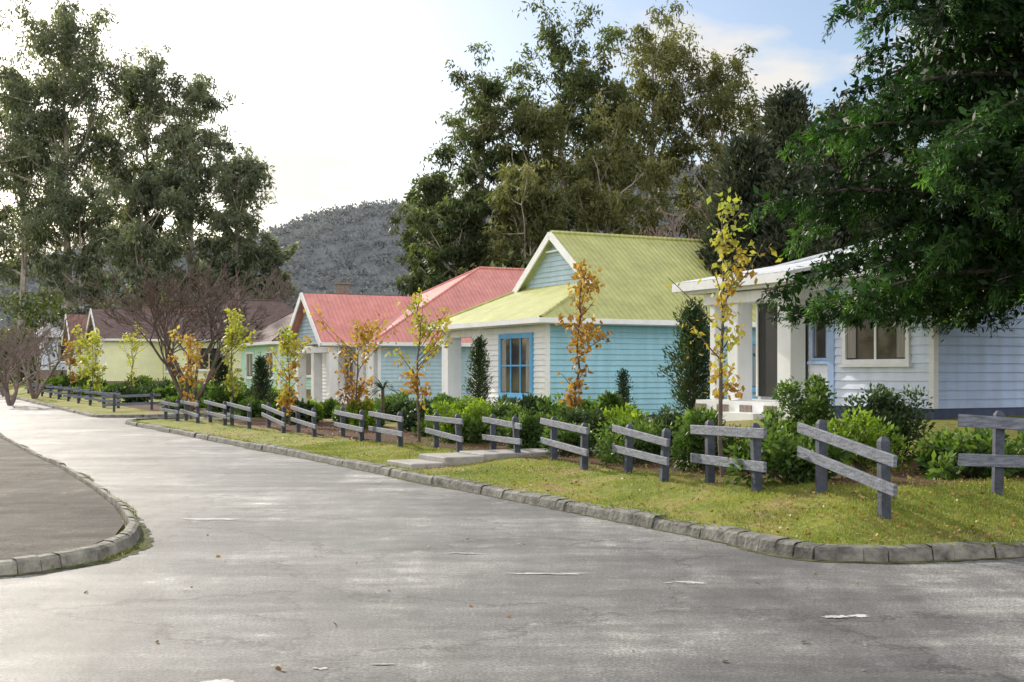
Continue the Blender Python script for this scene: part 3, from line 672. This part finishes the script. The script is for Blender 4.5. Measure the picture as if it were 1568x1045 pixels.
shrub(.95,21.7,.5,.62,'bushg',2000,.09,skirt=.2); shrub(.3,23.6,.55,.95,'bushg',3000,.08); shrub(1.3,23.9,.5,.75,'bushd',2400,.08)
shrub(-1.05,27,.75,.95,'bushy',5200,.07); shrub(-.3,29,.5,.8,'bushg',2200,.09)
ts=np.linspace(10.5,33,22)
for i,t in enumerate(ts):
    o=4.5+R.uniform(-.7,1.6); q=K0+sd_*t+nn*o
    shrub(q[0],q[1],R.uniform(.3,.7),R.uniform(.35,.95),['bushg','bushd','bushg','bushy'][R.integers(0,4)],1300,.12,clump=6)
for i in range(16):
    t=R.uniform(14,30); q=K0+sd_*t+nn*R.uniform(6.5,9.5)
    shrub(q[0],q[1],R.uniform(.35,.7),R.uniform(.4,1.0),['bushg','bushd'][i%2],1200,.13,clump=6)
for i in range(34):
    t=R.uniform(38,88); q=K0+sd_*t+nn*R.uniform(3.5,9)
    shrub(q[0],q[1],R.uniform(.5,1.1),R.uniform(.5,1.2),['bushg','bushd','bushy'][R.integers(0,3)],800,.2,clump=5)
b=Bld(); x,y=-3.75,36; z0=H(x,y); b.tube([(x,y,z0),(x,y,z0+1.0)],[.07,.05],6)
for i in range(46):
    az=R.uniform(0,6.28); el=R.uniform(-.2,1.2); d=np.array([math.cos(az)*math.cos(el),math.sin(az)*math.cos(el),math.sin(el)]); L_=R.uniform(.6,.95)
    side=np.cross(d,[0,0,1]); side/=np.linalg.norm(side); o=np.array([x,y,z0+1.0]); ps=[o+d*L_*q+np.array([0,0,-.5*L_*q*q]) for q in (0,.35,.7,1)]; ww=(.012,.03,.022,.002)
    V=[]; 
    for p_,w_ in zip(ps,ww): V+=[p_+side*w_,p_-side*w_]
    b.add(V,[(0,1,3,2),(2,3,5,4),(4,5,7,6)],1,R.random())
b.build('cabbage_palm',[M['barkd'],M['bushd']])

b=Bld()
for i in range(380):
    x=R.uniform(-95,75); y=R.uniform(132,150); hh=R.uniform(4,9.5); rad=R.uniform(1.4,2.8)
    if -30<x<-6: hh*=.85
    m_=95; off=R.normal(size=(m_,3)); off/=np.linalg.norm(off,axis=1)[:,None]; off*=(R.random(m_)**.4)[:,None]*rad
    b.leaves(np.array([x,y,1+hh*R.uniform(.25,1)])+off,R.normal(size=(m_,3)),np.full(m_,.95),.5,0,np.clip(.4+.4*off[:,2]/rad+R.normal(0,.2,m_),0,1))
b.build('distant_trees',[M['eucb']])
b=Bld()
for i in range(170):
    x=R.uniform(-56,-24) if i<100 else R.uniform(-6,20); y=(R.uniform(112,126) if i<100 else R.uniform(66,80)); hh=R.uniform(3,8); rad=R.uniform(1.2,2.2)
    m_=140; off=R.normal(size=(m_,3)); off/=np.linalg.norm(off,axis=1)[:,None]; off*=(R.random(m_)**.4)[:,None]*rad
    b.leaves(np.array([x,y,1+hh*R.uniform(.1,1)])+off,R.normal(size=(m_,3)),np.full(m_,.6),.4,0,np.clip(.35+.4*off[:,2]/rad+R.normal(0,.2,m_),0,1))
b.build('understorey_bushes',[M['euc']])

# hill with canopy
hx=np.arange(-1200,1300,10.); hy=np.arange(530,1300,10.)
HX,HY=np.meshgrid(hx,hy)
def hillz(X,Y):
    ridge=1.2*np.interp(X,[-1100,-500,-182,-61,75,370,750,1250],[30,60,84,105,128,134,100,60])*(1+.03*np.sin(X*.03)+.02*np.sin(X*.011+1))
    return ridge*sm((Y-530)/400)*(1-.3*sm((Y-960)/300))+(4*np.sin(X*.035+Y*.02)+3*np.sin(X*.015-Y*.012+2))*sm((Y-530)/300)
ix=np.arange(HX.size).reshape(HX.shape); Fh=np.stack([ix[:-1,:-1],ix[:-1,1:],ix[1:,1:],ix[1:,:-1]],-1).reshape(-1,4)
M['hill']=mat('hill_ground',(.16,.175,.185),1,.12,.03,spec=0)  # slope colour has the distance haze mixed in as well
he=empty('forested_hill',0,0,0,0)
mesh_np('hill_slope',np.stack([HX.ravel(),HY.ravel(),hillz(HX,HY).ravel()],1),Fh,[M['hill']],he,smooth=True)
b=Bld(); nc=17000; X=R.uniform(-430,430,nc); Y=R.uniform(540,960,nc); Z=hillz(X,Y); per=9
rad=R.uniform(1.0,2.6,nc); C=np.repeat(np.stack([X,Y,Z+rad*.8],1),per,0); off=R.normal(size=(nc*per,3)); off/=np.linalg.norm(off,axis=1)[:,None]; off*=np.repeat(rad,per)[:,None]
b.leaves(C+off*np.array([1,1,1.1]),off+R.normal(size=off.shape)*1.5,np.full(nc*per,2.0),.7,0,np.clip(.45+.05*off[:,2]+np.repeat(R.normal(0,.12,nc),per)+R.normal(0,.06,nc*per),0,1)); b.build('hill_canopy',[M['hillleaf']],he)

# grass blades
N_=90000
t=R.uniform(-3,16,N_*2); o=R.uniform(.08,4.6,N_*2); X=K0[0]+sd_[0]*t+nn[0]*o; Y=K0[1]+sd_[1]*t+nn[1]*o
X2=R.uniform(2.3,8,N_); Y2=R.uniform(11,14.5,N_); X=np.r_[X,X2]; Y=np.r_[Y,Y2]
hh,dd,_=hterr(X,Y); pn=.5+.5*np.sin(X*2.3+1.7*np.sin(Y*1.9))*np.sin(Y*2.9+X); k=(dd>.1)&(R.random(len(X))<np.where((dd>2.4),.05,.08+.6*pn)); X=X[k];Y=Y[k];hh=hh[k];dd=dd[k]
n_=len(X); C=np.stack([X,Y,hh-.005],1); D=R.normal(0,.5,(n_,3)); D[:,2]=1; 
b=Bld(); b.leaves(C,D,np.where(dd<.3,.065,.040),.2,0)
Q=resample(B1[1:17],.012); Q=Q+R.normal(0,.02,Q.shape); hh,dd,_=hterr(Q[:,0],Q[:,1]); k=(np.sin(np.arange(len(Q))*.013)+R.normal(0,.7,len(Q)))>.1; Q=Q[k]
nq=len(Q); Cq=np.stack([Q[:,0]+nn[0]*.10,Q[:,1]+nn[1]*.10,np.full(nq,.10)],1); D=R.normal(0,.6,(nq,3)); D[:,2]=.6; D[:,:2]-=nn*.8
b.leaves(Cq,D,np.full(nq,.085),.16,0)
Q=resample(B3[3:10],.008); i_=np.arange(len(Q)); k=(np.sin(i_*.011+.5)*np.sin(i_*.0037)+R.normal(0,.35,len(Q)))>.45; Q=Q[k]+R.normal(0,.03,(k.sum(),2))+np.array([.10,0])
D=R.normal(0,.6,(len(Q),3)); D[:,2]=.8; b.leaves(np.stack([Q[:,0],Q[:,1],np.full(len(Q),.0)],1),D,np.full(len(Q),.05),.2,0)
b.build('grass',[M['grass']])
b=Bld(); n_=2400
t=R.uniform(-2,24,n_); o=R.uniform(.1,4.5,n_); X=K0[0]+sd_[0]*t+nn[0]*o; Y=K0[1]+sd_[1]*t+nn[1]*o
X=np.r_[X,R.uniform(2.5,7,700),R.uniform(-4,5,40)]; Y=np.r_[Y,R.uniform(11.5,14,700),R.uniform(7,13,40)]
hh,dd,_=hterr(X,Y); z=np.where(dd>.2,hh+.03,.008); n_=len(X); D=R.normal(size=(n_,3)); D[:,2]*=.15
k=(dd>.25)|(dd<-.1); b.leaves(np.stack([X,Y,z],1)[k],D[k],np.full(k.sum(),.045),.6,0); b.build('fallen_leaves',[M['fallen']])

# ------------------------------------------------------------------ sky, sun, camera
EL=math.radians(24); AZ=math.radians(-34)
w=bpy.data.worlds.new('World'); S.world=w; w.use_nodes=True; N=w.node_tree.nodes; L=w.node_tree.links; N.clear()
out=N.new('ShaderNodeOutputWorld'); bg=N.new('ShaderNodeBackground'); sk=N.new('ShaderNodeTexSky'); sk.sky_type='NISHITA'; sk.sun_disc=False
sk.sun_elevation=EL; sk.sun_rotation=AZ; sk.dust_density=1.8; sk.air_density=1.0; sk.ozone_density=2.4
tc=N.new('ShaderNodeTexCoord'); sp=N.new('ShaderNodeSeparateXYZ'); L.new(tc.outputs['Generated'],sp.inputs[0])
az_=N.new('ShaderNodeMath'); az_.operation='MAXIMUM'; az_.inputs[1].default_value=0; L.new(sp.outputs[2],az_.inputs[0])
ad=N.new('ShaderNodeMath'); ad.operation='ADD'; ad.inputs[1].default_value=.16; L.new(az_.outputs[0],ad.inputs[0])
dv=N.new('ShaderNodeVectorMath'); dv.operation='DIVIDE'; cb=N.new('ShaderNodeCombineXYZ')
for i in range(3): L.new(ad.outputs[0],cb.inputs[i])
L.new(tc.outputs['Generated'],dv.inputs[0]); L.new(cb.outputs[0],dv.inputs[1])
cn=N.new('ShaderNodeTexNoise'); cn.inputs['Scale'].default_value=2.6; cn.inputs['Detail'].default_value=8; cn.inputs['Roughness'].default_value=.5; cn.inputs['Distortion'].default_value=.2; L.new(dv.outputs[0],cn.inputs[0])
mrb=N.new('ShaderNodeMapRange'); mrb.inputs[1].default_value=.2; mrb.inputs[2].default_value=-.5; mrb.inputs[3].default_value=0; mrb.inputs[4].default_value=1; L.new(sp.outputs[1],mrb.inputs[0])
ma=N.new('ShaderNodeMath'); ma.operation='MULTIPLY_ADD'; ma.inputs[1].default_value=.18; L.new(mrb.outputs[0],ma.inputs[0]); L.new(cn.outputs[0],ma.inputs[2])  # cloud cover thickened towards the unseen sky behind the camera
cr=ramp(N,[(.48,(0,0,0)),(.60,(.85,.85,.85))]); L.new(ma.outputs[0],cr.inputs[0])
cc=N.new('ShaderNodeMixRGB'); L.new(mrb.outputs[0],cc.inputs[0]); cc.inputs[1].default_value=(6.5,6.1,5.6,1); cc.inputs[2].default_value=(13.5,13,12.6,1)  # brighter clouds added behind the camera to fill the walls facing it
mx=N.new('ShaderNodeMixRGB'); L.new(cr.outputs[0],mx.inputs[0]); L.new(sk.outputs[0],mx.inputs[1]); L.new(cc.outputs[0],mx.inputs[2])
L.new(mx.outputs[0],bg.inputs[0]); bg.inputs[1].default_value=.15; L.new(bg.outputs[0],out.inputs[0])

sun=bpy.data.lights.new('sun','SUN'); sun.energy=5.0; sun.angle=math.radians(.6); sun.color=(1,.92,.79)
so=lk(bpy.data.objects.new('sun',sun)); dirv=Vector((math.sin(AZ)*math.cos(EL),math.cos(AZ)*math.cos(EL),math.sin(EL)))
so.rotation_euler=(-dirv).to_track_quat('-Z','Y').to_euler()

cam=bpy.data.cameras.new('camera'); cam.lens=43.6; cam.sensor_width=36; cam.shift_y=.0303; cam.clip_end=6000
co=lk(bpy.data.objects.new('camera',cam)); co.location=(0,0,1.7); co.rotation_euler=(math.radians(90),0,0)
S.camera=co
